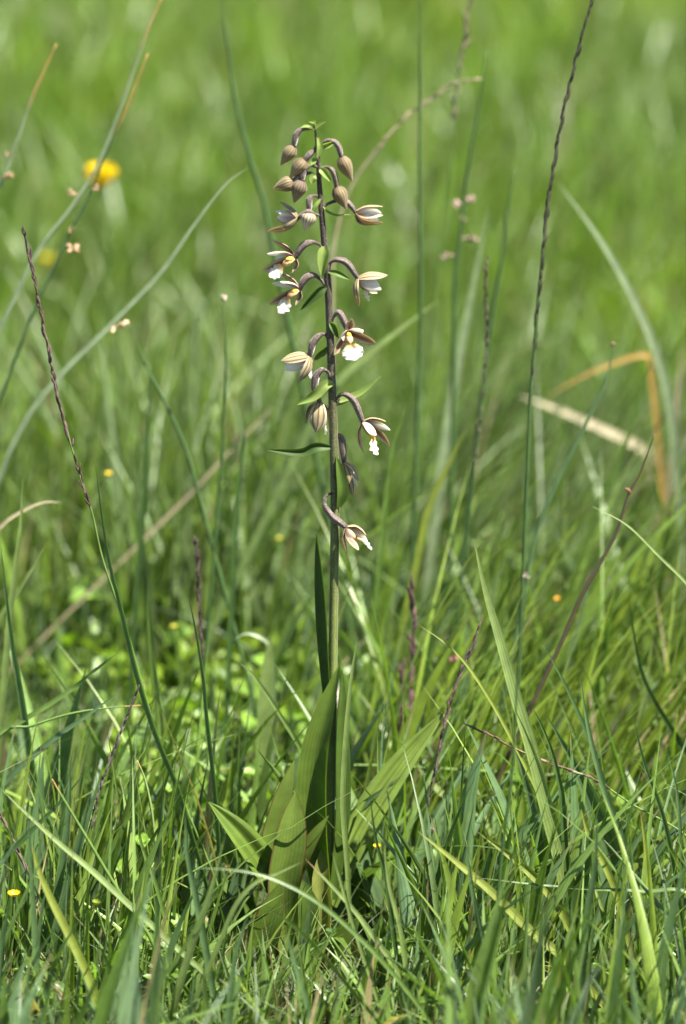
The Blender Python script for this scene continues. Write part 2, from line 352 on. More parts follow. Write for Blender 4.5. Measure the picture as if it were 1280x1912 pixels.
def stalk_mesh(pts, swell=6.5, thin=2.6, c0=(0.045, 0.030, 0.024), c1=(0.082, 0.060, 0.048), parent=None, name='flower'):
    g = Geo()
    tube(g, [P(p) for p in pts], [thin*MM, thin*MM*1.05, thin*1.25*MM, swell*0.85*MM, swell*MM, swell*0.95*MM, swell*0.62*MM], [c0, c0, c0, c1, c1, c1, c0], n=26, seg=18, ribs=0.09, nr=6, rnd=random.random())
    rad = lerpn([thin*MM, thin*MM*1.05, thin*1.25*MM, swell*0.85*MM, swell*MM, swell*0.95*MM, swell*0.62*MM], 26)
    down(g, catmull([P(p) for p in pts], 26), rad, 420, 0.00045, (0.30, 0.25, 0.22))
    return g.build(name, ['ovary', 'hair'], parent)
TAN = np.array((0.34, 0.265, 0.125)); TANL = np.array((0.46, 0.40, 0.235)); BROWN = np.array((0.22, 0.095, 0.05)); WHITE = np.array((0.78, 0.76, 0.71)); PINK = np.array((0.48, 0.27, 0.19))
GOLD = np.array((0.62, 0.36, 0.035))
def axis_in(c, tip, F):
    T = nrm(np.array(tip)-np.array(c)); F = nrm(F)
    v = F-np.dot(F, T)*T
    if np.linalg.norm(v) < 0.08: v = np.array((0, 0, 1.0))-T[2]*T
    return T, nrm(v)
def vec(a):                                    # pixel direction (x, y down, toward camera) -> world
    return np.array((a[0], -a[2], -a[1]), float)
def tepal(flower, name, c, tip, width, F, bow=0.12, curl=0.0, cup=0.35, kind='sepal', base=None, dark=1.0, off=3.0):
    c = np.array(P(c)); tp = np.array(P(tip)); T, n_in = axis_in(c, tp, vec(F))
    L = np.linalg.norm(tp-c); b = (np.array(P(base)) if base else c - n_in*off*MM)
    p1 = b*0.66+tp*0.34 - n_in*L*bow; p2 = b*0.3+tp*0.7 - n_in*L*bow*0.8
    tpp = tp - n_in*L*curl
    n = 12; p = catmull([b, p1, p2, tpp], n)
    g = Geo(); t = np.linspace(0, 1, n+1)[:, None]
    if kind == 'sepal':
        co = (TAN*(1-t)+TANL*t)*dark; wd = half(width*MM, n, 0.45, 0.42, 0.06); ci = BROWN*(1-t**3)+TANL*t**3
        s1, s2, edge, th = 'sepal_out', 'sepal_in', (0.52, 0.46, 0.30), 0.0005
        A = 7
    elif kind == 'petal':
        co = PINK*(1-t)**3+WHITE*(1-(1-t)**3); ci = co; wd = half(width*MM, n, 0.4, 0.5, 0.12, 1.3); s1 = s2 = 'petal'; edge = None; th = 0.0004; A = 7
    elif kind == 'lip':
        k = np.clip(1-t*3.2, 0, 1); co = WHITE*(1-k)+GOLD*k*0.9+WHITE*0.1*k; ci = co; wd = half(width*MM, n, 0.42, 0.42, 0.22, 1.35)*(1+0.13*np.sin(np.arange(n+1)*1.9+1.0)*np.linspace(0.2, 1, n+1)); s1 = s2 = 'petal'; edge = None; th = 0.0006; A = 9
    rnd = random.random()
    # inner face toward the flower's axis, outer face away; both sheets are real
    t2 = nrm(np.gradient(p, axis=0)); sdv = nrm(np.cross(t2, n_in)); nn = np.cross(sdv, t2)
    us = np.linspace(-1, 1, A); Vv = {0: [], 1: []}; cc = {0: [], 1: []}; st = []
    for i in range(n+1):
        for u in us:
            r_ = 0.0
            if kind == 'lip': r_ = 0.30*wd[i]*abs(u)**2*math.sin(i*1.7+u*3+rnd*9)*(i/n) - 0.10*wd[i]*math.cos(u*6)*(1-i/n)
            hgt = (cup*wd[i]*abs(u)**1.8 if kind != 'lip' else cup*wd[i]*abs(u)**1.6*(1-1.3*i/n)) + r_
            q = p[i]+sdv[i]*(u*wd[i])+nn[i]*hgt
            e = th*0.5*(1-0.75*abs(u)**3)
            Vv[0].append(q-nn[i]*e); Vv[1].append(q+nn[i]*e)
            cc[0].append(np.array(edge) if edge is not None and abs(u) > 0.95 else co[i]); cc[1].append(np.array(edge) if edge is not None and abs(u) > 0.6 else ci[i]); st.append((u, i/n, rnd))
    f = [(i*A+k, i*A+k+1, (i+1)*A+k+1, (i+1)*A+k) for i in range(n) for k in range(A-1)]
    g.add(Vv[0], [q[::-1] for q in f], cc[0], st, 0); g.add(Vv[1], f, cc[1], st, 1)
    return g.build(name, [s1, s2], flower)
def blob(flower, name, a, b, ra, rb, col, mat, ribs=0.0):
    g = Geo(); A_ = np.array(P(a)); B_ = np.array(P(b))
    tube(g, [A_, A_*0.6+B_*0.4, A_*0.25+B_*0.75, B_], [ra*0.5*MM, ra*MM, rb*MM, rb*0.3*MM], [col]*2, n=10, seg=10, ribs=ribs)
    return g.build(name, mat, flower)
def flower(ped, c, F, tepals, column=None, cup=None, lip=None, dark=1.0, swell=6.5):
    fl = stalk_mesh(list(ped)+[c], swell, parent=orchid)
    for kind, tip, wdt, *kw in tepals:
        kw = kw[0] if kw else {}
        tepal(fl, kind, c, tip, wdt*(1.22 if kind == 'petal' else 1.06), F, kind=kind, dark=dark, **kw)
    if cup: blob(fl, 'lip_cup', c, cup, 7, 6.5, (0.62, 0.46, 0.22), 'lip_cup', 0.08)
    if lip: tepal(fl, 'lip', lip[0], lip[1], lip[2], F, kind='lip', base=lip[0], bow=lip[3] if len(lip) > 3 else 0.12, cup=0.3)
    if column: blob(fl, 'column', c, column, 5, 4.6, (0.70, 0.47, 0.06), 'yellow')
    return fl
def bud(ped, c, tip, W, closed=1.0, col=(0.20, 0.152, 0.078), swell=5.5, tipcol=(0.40, 0.335, 0.18)):
    W = W*0.86; b = stalk_mesh(list(ped)+[c], swell, parent=orchid, name='bud')
    A_ = np.array(P(c)); B_ = np.array(P(tip)); T = nrm(B_-A_); X = nrm(np.cross(T, (0.3, 1, 0.1))); Y_ = np.cross(X, T); L = np.linalg.norm(B_-A_)
    a0 = random.random()*6
    for k in range(3):
        g = Geo(); n = 12; m = 8; v = []; cl = []; st = []
        for i in range(n+1):
            t = i/n; r_ = W*0.5*MM*(0.45+0.55*math.sin(min(t/0.28, 1)*math.pi/2))*(1 if t < 0.28 else math.cos(((t-0.28)/0.72)**0.92*math.pi/2)**1.15)+0.0002
            for j in range(m+1):
                u = j/m*2-1; a = a0+k*2.094+u*1.12
                rr = r_*(1.0+0.07*(1-u*u)-0.05*abs(u)**4)+(0.00025 if k == 0 else 0)
                v.append(A_+T*L*(t*1.02-0.02)+rr*(math.cos(a)*X+math.sin(a)*Y_)); cl.append(np.array(col)*(1-t)+np.array(tipcol)*t); st.append((u*1.6, t, random.random()*0+k*0.3))
        f = [(i*(m+1)+j, i*(m+1)+j+1, (i+1)*(m+1)+j+1, (i+1)*(m+1)+j) for i in range(n) for j in range(m)]
        g.add(v, f, cl, st); g.build('sepal', 'sepal_out', b)
    return b
# buds, from the tip of the spike down
bud([(586, 240, 0), (575, 240, 2), (560, 243, 3), (552, 254, 3)], (548, 274, 3), (523, 308, 3), 25)
bud([(597, 275, 0), (607, 264, 3), (620, 263, 4), (631, 273, 4)], (637, 294, 4), (657, 338, 5), 28)
bud([(591, 272, 4), (586, 281, 6), (578, 288, 8)], (569, 300, 9), (541, 331, 12), 29)
bud([(590, 328, 0), (578, 323, 4), (566, 326, 6), (556, 332, 8)], (547, 339, 9), (509, 352, 10), 29)
bud([(591, 312, 5), (578, 309, 10), (567, 318, 12)], (563, 338, 13), (549, 379, 15), 30, col=(0.15, 0.11, 0.075))  # darker base colour paints in the shade of the buds above
bud([(600, 315, 3), (609, 312, 6), (618, 316, 7), (625, 330, 7)], (628, 350, 7), (646, 391, 9), 29)
bud([(592, 366, 6), (583, 366, 9), (577, 374, 11)], (577, 396, 12), (568, 431, 15), 30, col=(0.42, 0.34, 0.20), tipcol=(0.72, 0.68, 0.58))
S_, PE = 'sepal', 'petal'
flower([(602, 386, 0), (618, 378, -3), (636, 373, -3), (650, 379, 0)], (664, 397, 0), (1, 0.12, 0.15),
       [(S_, (714, 386, 2), 17), (PE, (714, 402, 8), 15), (S_, (715, 416, 14), 19, dict(bow=0.2)), (S_, (692, 420, -6), 17, dict(bow=0.25)), (PE, (712, 398, -8), 14)], lip=((675, 404, 0), (706, 410, 2), 16), swell=5.5)
flower([(594, 402, 4), (586, 400, 12), (578, 396, 16), (571, 398, 15)], (555, 408, 6), (-1, 0.05, -0.25),
       [(S_, (522, 377, 2), 18), (PE, (514, 394, -2), 16), (S_, (499, 432, 8), 24, dict(bow=0.16)), (S_, (515, 410, -16), 17), (PE, (517, 406, -14), 14)], lip=((545, 412, -4), (526, 431, -10), 16), swell=6)
flower([(602, 464, 2), (592, 454, 4), (577, 453, 6), (563, 461, 7)], (550, 482, 6), (-0.8, 0.35, 0.45),
       [(S_, (507, 448, 0), 18), (PE, (499, 474, 14), 17), (PE, (514, 484, -12), 15), (S_, (490, 506, 2), 18, dict(bow=0.05)), (S_, (545, 510, 14), 16, dict(bow=0.22))], column=(533, 485, 12), cup=(527, 496, 8), lip=((526, 496, 9), (503, 517, 10), 25))
flower([(606, 533, 2), (597, 521, 5), (584, 514, 7), (570, 520, 8)], (558, 541, 7), (-0.7, 0.55, 0.45),
       [(S_, (518, 507, -2), 17), (PE, (523, 526, 15), 17), (PE, (507, 529, -6), 16), (S_, (501, 569, 0), 16, dict(bow=0.05)), (S_, (550, 571, 15), 15, dict(bow=0.2, curl=0.05))], column=(543, 545, 12), cup=(536, 556, 10), lip=((538, 556, 11), (520, 584, 16), 28))
flower([(613, 505, 0), (617, 490, 2), (630, 485, 4), (648, 492, 4)], (668, 520, 3), (0.8, 0.55, -0.35),
       [(S_, (723, 514, 2), 21, dict(bow=0.1)), (S_, (670, 572, 12), 21, dict(bow=0.14)), (PE, (711, 541, -2), 19), (PE, (695, 545, -10), 15), (S_, (704, 548, -24), 17)], cup=(682, 536, -6), lip=((682, 536, -6), (689, 562, -8), 20))
flower([(618, 604, 2), (622, 592, 4), (631, 583, 6), (639, 594, 8)], (650, 622, 9), (0.25, 0.4, 0.9),
       [(S_, (656, 595, 18), 17, dict(bow=0.0)), (PE, (636, 629, 22), 18, dict(bow=0.05)), (PE, (678, 617, 18), 17, dict(bow=0.03)), (S_, (623, 663, 16), 18, dict(bow=0.04)), (S_, (702, 641, 15), 19, dict(bow=0.0))], column=(652, 629, 20), cup=(653, 643, 22), lip=((655, 643, 22), (662, 673, 30), 40, 0.05))
flower([(613, 634, 0), (606, 624, 2), (594, 628, 3), (583, 643, 3)], (578, 666, 2), (-0.7, 0.55, -0.4),
       [(S_, (524, 674, 5), 22, dict(bow=0.12)), (S_, (557, 714, 10), 21, dict(bow=0.16)), (PE, (531, 690, -4), 19), (PE, (545, 694, -12), 16), (S_, (556, 700, -22), 17)], cup=(574, 684, -8), lip=((576, 686, -10), (579, 707, -8), 17))
flower([(618, 716, 2), (614, 698, 6), (603, 690, 8), (591, 700, 8), (587, 725, 7)], (597, 752, 5), (-0.12, 1, 0.15),
       [(S_, (590, 807, 18), 30, dict(bow=0.12)), (S_, (571, 790, 0), 16, dict(bow=0.24)), (S_, (615, 806, -2), 15, dict(bow=0.2)), (PE, (580, 795, 8), 18), (PE, (606, 798, 8), 17)], cup=(598, 780, 2), lip=((599, 782, 2), (607, 812, 4), 20))
flower([(628, 752, 2), (634, 738, 4), (648, 738, 6), (662, 752, 7)], (677, 789, 6), (0.6, 0.75, 0.3),
       [(S_, (720, 787, 0), 17, dict(bow=0.14)), (PE, (702, 813, 18), 24, dict(bow=0.12)), (PE, (728, 803, -5), 18), (S_, (679, 846, 12), 15, dict(bow=0.16)), (S_, (728, 832, 0), 16)], column=(699, 822, 12), cup=(697, 816, 8), lip=((695, 815, 12), (705, 849, 18), 30))
flower([(622, 820, -9), (630, 812, -12), (638, 823, -12)], (642, 864, -11), (0.3, 1, 0.05),
       [(S_, (659, 926, -2), 22, dict(bow=0.1)), (S_, (669, 898, -6), 20, dict(bow=0.18)), (PE, (666, 908, -10), 18), (S_, (636, 912, -18), 18), (PE, (650, 915, -8), 15)], lip=((642, 890, -8), (642, 924, -7), 20))
flower([(620, 921, 6), (609, 926, 9), (605, 942, 12), (618, 963, 14), (632, 974, 15)], (646, 985, 14), (0.55, 0.8, 0.15),
       [(S_, (650, 1036, 20), 24, dict(bow=0.16, curl=0.06)), (S_, (683, 999, 10), 24, dict(bow=0.2)), (S_, (668, 1024, 2), 20), (PE, (669, 1027, 24), 20, dict(bow=0.14)), (PE, (686, 1012, 6), 18)], cup=(663, 1005, 14), lip=((666, 1004, 14), (693, 1027, 16), 26), swell=7)
# bracts
def leaf(parent, name, pts, W, normal, cols, fold=0.3, peak=0.4, base=0.4, mat='orchid_leaf', A=5, twist=0.0, pleat=0.0, edge=None, n=16, ruffle=0.0, tip=0.03):
    g = Geo(); p = catmull([np.array(P(q)) for q in pts], n)
    cl = lerpc(cols, n) if np.ndim(cols) == 2 else np.array(cols)
    ribbon(g, p, half(W*MM, n, base, peak, tip), vec(normal), cl, fold, A, random.random(), twist, 0.00035, ruffle, pleat, edge)
    return g.build(name, mat, parent)
LG = [(0.22, 0.28, 0.075), (0.18, 0.25, 0.06)]; DG = [(0.045, 0.085, 0.016), (0.05, 0.09, 0.018)]; MG = [(0.085, 0.145, 0.022), (0.09, 0.15, 0.026)]
for pts, W, nr_, cols in [
    ([(586, 243, 2), (572, 238, 4), (560, 240, 6)], 8, (0, -1, 0.5), LG), ([(588, 242, 2), (597, 235, 4), (608, 227, 6)], 9, (0, -1, 0.7), LG), ([(587, 240, 0), (584, 232, 0), (576, 228, 0)], 5, (0, -1, 0.4), LG), ([(588, 240, 0), (587, 232, 2), (586, 224, 2)], 4, (1, 0, 0.4), LG),
    ([(594, 258, 5), (596, 276, 9), (591, 297, 10)], 12, (0.2, 0, 1), LG), ([(598, 274, 4), (612, 270, 6), (627, 263, 6)], 11, (0, 0.2, 1), LG), ([(590, 298, 5), (580, 304, 9), (568, 314, 10)], 13, (-0.2, -0.3, 1), LG),
    ([(590, 328, 5), (584, 332, 8), (582, 344, 9)], 14, (0, -0.3, 1), LG), ([(597, 316, 6), (604, 322, 8), (618, 340, 8)], 15, (0.2, -0.3, 1), LG),
    ([(602, 386, 3), (612, 397, 6), (630, 403, 6), (656, 401, 6)], 6, (0, -1, 0.4), LG), ([(598, 372, 5), (590, 384, 9), (583, 397, 9)], 8, (-0.4, 0, 1), LG),
    ([(604, 460, 7), (603, 480, 11), (601, 518, 10)], 22, (0, -0.15, 1), LG), ([(613, 508, 4), (630, 512, 6), (652, 522, 6)], 12, (0, -0.5, 1), MG),
    ([(608, 536, 6), (592, 548, 10), (560, 579, 8)], 17, (0.3, -0.2, 0.9), DG), ([(616, 602, 6), (624, 612, 7), (632, 632, 6)], 14, (-0.2, -0.1, 1), MG), ([(612, 648, 0), (598, 660, -4), (586, 672, -6)], 14, (0.3, 0, 1), MG),
    ([(622, 716, 8), (606, 722, 14), (585, 742, 16), (554, 756, 14)], 21, (0.2, -0.6, 0.8), LG), ([(628, 757, 0), (642, 750, -6), (676, 735, -8), (711, 703, -8)], 17, (0.1, -0.9, 0.6), LG),
    ([(616, 836, 4), (590, 836, 8), (560, 846, 8), (497, 840, 6)], 19, (0, -0.35, 1), DG), ([(631, 946, 7), (636, 920, 10), (634, 890, 9), (627, 852, 8)], 24, (0.45, 0, 1), MG),
]:
    leaf(orchid, 'bract', pts, W*0.95, nr_, cols, 0.75, A=7)
# leaves
RED = (0.13, 0.045, 0.03)
OL = [(0.105, 0.165, 0.020), (0.098, 0.155, 0.020)]; OLD = [(0.075, 0.13, 0.018), (0.07, 0.12, 0.018)]; OLP = [(0.155, 0.225, 0.036), (0.145, 0.21, 0.034)]
for pts, W, nr_, cols, kw in [
    ([(612, 1300, 4), (605, 1200, 9), (600, 1110, 10), (591, 998, 8)], 30, (-0.75, 0.1, 0.7), DG, dict(peak=0.5, base=0.7)),
    ([(608, 1690, 10), (588, 1540, 22), (592, 1400, 24), (633, 1242, 14)], 60, (-0.35, -0.1, 1), OL, dict(peak=0.45, base=0.5, fold=0.55, A=9)),
    ([(618, 1680, 2), (634, 1520, 6), (634, 1380, 8), (638, 1250, 4)], 34, (0.7, 0, 1), OLD, dict(peak=0.45, base=0.6, fold=0.6, A=7)),
    ([(618, 1690, -20), (662, 1570, -45), (735, 1450, -70), (829, 1330, -90)], 66, (-0.35, -0.6, 0.7), OLP, dict(peak=0.42, base=0.45, fold=0.35, pleat=0.15, A=17)),
    ([(560, 1740, 20), (508, 1600, 44), (522, 1510, 50), (549, 1420, 46)], 44, (0.3, -0.4, 1), OLP, dict(peak=0.5, edge=RED, fold=0.25, A=15)),
    ([(540, 1800, 50), (526, 1670, 92), (540, 1570, 104), (551, 1479, 100)], 66, (0.3, -0.4, 1), OLP, dict(peak=0.55, base=0.5, edge=RED, fold=0.3, A=17)),
    ([(545, 1700, 60), (556, 1630, 80), (580, 1575, 84), (613, 1523, 80)], 30, (-0.4, -0.3, 1), OL, dict(peak=0.45, edge=RED, fold=0.5, A=15)),
    ([(500, 1850, 130), (486, 1785, 160), (500, 1715, 172), (523, 1649, 170)], 58, (0.25, -0.15, 1), OL, dict(peak=0.5, edge=RED, fold=0.3, A=17)),
    ([(560, 1750, 30), (500, 1645, 75), (450, 1572, 95), (389, 1498, 100)], 66, (0.5, -0.6, 0.7), OL, dict(peak=0.45, base=0.5, fold=0.7, pleat=0.12, A=17)),
    ([(600, 1760, 20), (602, 1690, 28), (598, 1640, 30), (602, 1580, 26)], 34, (0, -0.1, 1), [(0.26, 0.27, 0.06), (0.20, 0.24, 0.05)], dict(peak=0.5, base=0.8, fold=0.5)),
    ([(585, 1800, 40), (570, 1740, 55), (572, 1690, 60), (562, 1640, 55)], 46, (0.3, -0.2, 1), OLD, dict(peak=0.5, fold=0.3)),
    ([(600, 1830, 60), (612, 1800, 80), (640, 1760, 95), (672, 1715, 100)], 44, (-0.3, -0.6, 1), OL, dict(peak=0.5, fold=0.4)),
    ([(570, 1830, 70), (560, 1830, 110), (530, 1850, 150), (505, 1880, 175)], 48, (0, -1, 0.5), OLP, dict(peak=0.5, fold=0.3)),
    ([(545, 1800, 20), (480, 1740, 30), (440, 1680, 36), (415, 1640, 30)], 50, (0.4, -0.5, 0.8), OLD, dict(peak=0.5, fold=0.4)),
]:
    leaf(orchid, 'leaf', pts, W, nr_, cols, **kw)

# ------------------------------------------------------------------ single blades, rushes and seed spikes that can be told apart
KEY = dict(blue=[(0.085, 0.145, 0.062), (0.10, 0.17, 0.075)], green=[(0.10, 0.165, 0.035), (0.12, 0.19, 0.04)], dark=[(0.050, 0.095, 0.028), (0.055, 0.105, 0.03)],
           pale=[(0.17, 0.235, 0.075), (0.21, 0.27, 0.095)], yellow=[(0.20, 0.25, 0.045), (0.24, 0.27, 0.05)], straw=[(0.32, 0.28, 0.175), (0.38, 0.335, 0.225)], orange=[(0.40, 0.25, 0.06), (0.42, 0.27, 0.08)],
           grey=[(0.22, 0.27, 0.17), (0.26, 0.31, 0.20)], brown=[(0.075, 0.06, 0.03), (0.085, 0.07, 0.04)])
KEY = {k: [tuple(c*m for c, m in zip(col, (0.72, 0.74, 0.62) if k not in ('straw', 'orange', 'brown') else (0.72, 0.70, 0.62))) for col in v] for k, v in KEY.items()}
TIPB = (0.19, 0.115, 0.055)
def to_ground(pts, Y, lean):       # pixels (tip first) -> world line that ends on the ground
    n = len(pts); w_ = [np.array(at(x, y, Y+lean*(1-i/(n-1)))) for i, (x, y) in enumerate(pts)]
    while len(w_) > 2 and w_[-1][2] < 0.004: w_.pop()
    d = nrm(w_[-1]-w_[-2])
    if d[2] > -0.6: d = nrm(np.array((d[0]*0.45, d[1], -0.8)))
    z = w_[-1][2]
    if z > 0.006:
        e = w_[-1]+d*(z/-d[2])
        if z > 0.05: w_.append(w_[-1]*0.5+e*0.5+np.array((0, 0, -0.01*z)))
        e = e*0.9+np.array((w_[-1][0], w_[-1][1], e[2]))*0.1
        e[2] = float(zground(e[0], e[1]))-0.004; w_.append(e)
    return w_[::-1]                # base first
def blade(pts, Y, W, key, label, tipbrown=0.0, lean=0.0, fold=0.35, normal=None, twist=0.0, group=None, mat='grass', cat='grass shoot', name='grass_shoot', peak=0.35, base=0.6):
    q = to_ground(pts, Y, lean); n = 6*len(q); p = catmull(q, n); s = pxsize(Y)
    cl = lerpc(KEY[key], n)*(0.9+0.2*random.random())
    if tipbrown: k = np.clip((np.linspace(0, 1, n+1)-(1-tipbrown))/(0.4*tipbrown), 0, 1)[:, None]; cl = cl*(1-k)+np.array(TIPB)*k
    g = Geo(); nrml = np.array(normal if normal is not None else (random.uniform(-0.5, 0.5), -1, random.uniform(0.1, 0.7)), float)
    ribbon(g, p, half(W*s, n, base, peak, 0.04), nrml, cl, fold, 5, random.random(), twist)
    o = g.build(name, mat, None, loc=p[0]); tag(o, label, cat, group); return o
def stemline(pts, Y, lean): return to_ground(pts, Y, lean)
def rush(pts, Y, W, label, key='dark', tipbrown=0.0, clusters=(), lean=0.0, cat='rush', name='rush', ccol=(0.30, 0.19, 0.11), group=None):
    q = stemline(pts, Y, lean); n = 8*len(q); s = pxsize(Y); root = empty(name, q[0])
    cols = [np.array(KEY[key][0])]*20
    if tipbrown:
        for i in range(20):
            k = min(max((i/19-(1-tipbrown))/(0.25*tipbrown), 0), 1); cols[i] = cols[i]*(1-k)+np.array((0.34, 0.17, 0.06))*k
    g = Geo(); p = tube(g, q, [W*0.55*s, W*0.5*s, W*0.45*s, W*0.35*s, W*0.12*s], cols, n, 7, rnd=random.random()); g.build('stem', 'stalk', root)
    for (cx, cy, sz) in clusters:
        c = np.array(at(cx, cy, Y+lean*0.5)); i = int(np.argmin(np.linalg.norm(p-c, axis=1))); g = Geo()
        tube(g, [p[i], p[i]*0.5+c*0.5+np.array((0, 0, 0.001)), c], [W*0.16*s]*3, [ccol]*2, 6, 5)
        for k in range(7):
            d = nrm(np.array((random.uniform(-1, 1), random.uniform(-1, 1), random.uniform(-0.5, 0.9)))); b = c+d*sz*s*0.12; e = c+d*sz*s*0.6
            tube(g, [b, b*0.5+e*0.5, e], [sz*s*0.06, sz*s*0.17, sz*s*0.02], [np.array(ccol)*(0.8+0.5*random.random())]*2, 5, 6, rnd=random.random())
        g.build('fruit_cluster', 'seed', root)
    tag(root, label, cat, group); return root
def spike(pts, Y, W, label, t0, gaps=(), key='green', scol=(0.125, 0.075, 0.072), lean=0.0, L=20, R=2.3, dens=1.0, spread=0.12, t1=1.0):
    q = stemline(pts, Y, lean); n = 10*len(q); s = pxsize(Y); root = empty('grass_flower_spike', q[0])
    cols = [np.array(KEY[key][0])*(1-min(max((i/19-t0)/0.05, 0), 1))+np.array(scol)*1.0*min(max((i/19-t0)/0.05, 0), 1) for i in range(20)]
    g = Geo(); p = tube(g, q, [W*0.5*s, W*0.5*s, W*0.42*s, W*0.3*s, W*0.15*s], cols, n, 7); g.build('stalk', 'stalk', root)
    seg = np.linalg.norm(np.diff(p, axis=0), axis=1); cum = np.concatenate([[0], np.cumsum(seg)]); tot = cum[-1]
    g = Geo(); l = t0*tot; step = L*s*0.30/dens
    while l < t1*tot-0.3*L*s:
        t = l/tot; l += step*random.uniform(0.6, 1.4)
        if any(a < t < b for a, b in gaps): continue
        b = np.array([np.interp(l, cum, p[:, k]) for k in range(3)]); b2 = np.array([np.interp(l+0.002, cum, p[:, k]) for k in range(3)]); T = nrm(b2-b)
        d = nrm(T+spread*np.array((random.gauss(0, 1), random.gauss(0, 1), random.gauss(0, 0.4)))); taper = min(1, (1.03-t)/(1-t0)*3.5+0.35)
        o = nrm(np.cross(T, (random.gauss(0, 1), random.gauss(0, 1), random.gauss(0, 1))))*R*0.7*s
        ll = L*s*random.uniform(0.7, 1.25)*taper; c = np.array(scol)*random.uniform(0.35, 0.95)*np.array((0.9, 0.88, 0.8)); c2 = c*0.7+np.array((0.12, 0.10, 0.07))*0.5
        tube(g, [b, b+o+d*ll*0.45, b+o*1.2+d*ll], [R*0.35*s, R*s*taper, R*0.12*s], [c2, c, c], 5, 6, rnd=random.random())
    sp = g.build('spikelets', 'seed', root); sp['kind'] = 'stuff'
    tag(root, label, 'grass spike'); return root

# --- seed spikes
spike([(42, 428), (60, 505), (75, 580), (90, 655), (105, 730), (121, 790), (136, 845), (155, 910), (172, 960), (190, 1040), (215, 1115), (240, 1190), (268, 1290), (300, 1400), (332, 1475)], 0.0, 4.6, 'tall purple grass spike leaning left beside a long green blade', 0.63, gaps=((0.69, 0.71), (0.665, 0.672)), L=22, R=2.7)
spike([(1108, -20), (1087, 65), (1060, 170), (1040, 270), (1025, 360), (1015, 450), (1008, 520), (1000, 620), (990, 740), (985, 860), (980, 980)], 0.14, 7, 'very tall thin dark grass spike curving out of the top of the meadow', 0.55, key='dark', scol=(0.05, 0.045, 0.028), L=28, R=3.0, dens=0.8, spread=0.05)
spike([(908, 482), (907, 560), (908, 640), (902, 710), (893, 800), (880, 920)], 0.22, 5, 'dark beaded grass spike standing among blurred rushes', 0.62, key='dark', scol=(0.09, 0.075, 0.05), L=16, R=3, dens=0.6)
spike([(368, 1008), (371, 1120), (378, 1250), (382, 1320), (388, 1420)], 0.12, 5, 'short dusky purple grass spike behind a hairy dark blade', 0.52, scol=(0.09, 0.055, 0.055), L=24, R=2.6)
spike([(770, 1082), (771, 1180), (766, 1290), (770, 1380), (786, 1450), (800, 1530)], 0.16, 6, 'thick fluffy purple grass spike to the right of the orchid leaves', 0.45, scol=(0.15, 0.085, 0.085), L=28, R=3.6, spread=0.2, dens=1.1)
spike([(752, 1240), (748, 1330), (742, 1420), (740, 1480)], 0.17, 5, 'small blurred purple spike beside the thick fluffy one', 0.45, scol=(0.15, 0.09, 0.09), L=24, R=3, spread=0.2)
spike([(896, 1168), (870, 1232), (843, 1300), (825, 1370), (806, 1470), (782, 1560)], 0.02, 4.2, 'slim purple grass spike crossing the tip of the broad pleated leaf', 0.42, scol=(0.15, 0.09, 0.09), L=20, R=2.3)
spike([(262, 1275), (235, 1340), (205, 1420), (188, 1465), (170, 1540), (150, 1620)], -0.01, 4.2, 'grey-purple grass spike leaning right over matted turf', 0.45, scol=(0.14, 0.11, 0.095), L=22, R=2.4, spread=0.08)
spike([(878, 1357), (920, 1375), (960, 1397), (1040, 1430), (1110, 1456), (1180, 1502), (1290, 1570)], -0.02, 4, 'reddish brown grass spike lying almost flat across green blades', 0.62, gaps=((0.84, 0.88),), key='green', scol=(0.15, 0.085, 0.055), L=24, R=2.4, spread=0.06)
spike([(-2, 1520), (30, 1580), (60, 1660), (85, 1760)], -0.05, 4.5, 'drooping purple-brown spike rising beside a small yellow flower', 0.4, scol=(0.16, 0.10, 0.09), L=22, R=2.6)
# loose panicle and arching panicle far behind
spike([(880, -5), (868, 60), (858, 120), (848, 220), (838, 330), (820, 480), (806, 620)], 0.42, 4.6, 'blurred pinkish grass panicle with spread spikelets at the top', 0.82, scol=(0.20, 0.145, 0.125), L=24, R=3.4, spread=0.28, dens=0.5)
spike([(885, 150), (850, 155), (810, 182), (762, 215), (705, 278), (655, 350), (626, 440), (620, 540), (619, 700), (624, 880), (624, 1000)], 0.36, 7, 'pale straw-coloured grass stem arching right behind the orchid buds', 0.80, key='straw', scol=(0.26, 0.21, 0.13), L=24, R=3, spread=0.1, dens=0.4)
# --- rushes
rush([(302, -5), (270, 70), (225, 200), (180, 312), (135, 385), (65, 480), (0, 615)], 0.26, 8, 'leaning rush with a rust coloured tip passing before a yellow flower', 'grey', 0.13, [(133, 360, 15)])
rush([(276, 100), (232, 212), (190, 305), (162, 375), (130, 435), (100, 500), (55, 600), (5, 735)], 0.24, 7, 'leaning rush with brown withered tip and two beige fruit clusters', 'dark', 0.16, [(178, 351, 15), (133, 430, 14), (134, 464, 26)])
rush([(105, 82), (60, 182), (22, 290), (-10, 370), (-60, 480)], 0.28, 7, 'short rush with brown tip and fruit cluster at the meadow edge', 'grey', 0.2, [(16, 290, 14), (14, 330, 20)])
rush([(412, -10), (424, 80), (440, 190), (465, 290), (490, 370), (503, 430), (530, 560)], 0.36, 11, 'dark green rush stem curving down behind the orchid spike', 'dark')
rush([(783, -10), (784, 150), (783, 300), (785, 460), (785, 600), (781, 720)], 0.3, 9, 'straight upright dark rush rising through the whole background', 'dark')
rush([(908, 96), (892, 210), (872, 330), (862, 420), (850, 520), (848, 640)], 0.38, 10, 'dark green rush with small pink fruits scattered round it', 'dark', 0, [(850, 381, 18), (878, 375, 18), (864, 408, 14), (882, 447, 18), (831, 480, 16)], ccol=(0.30, 0.20, 0.165))
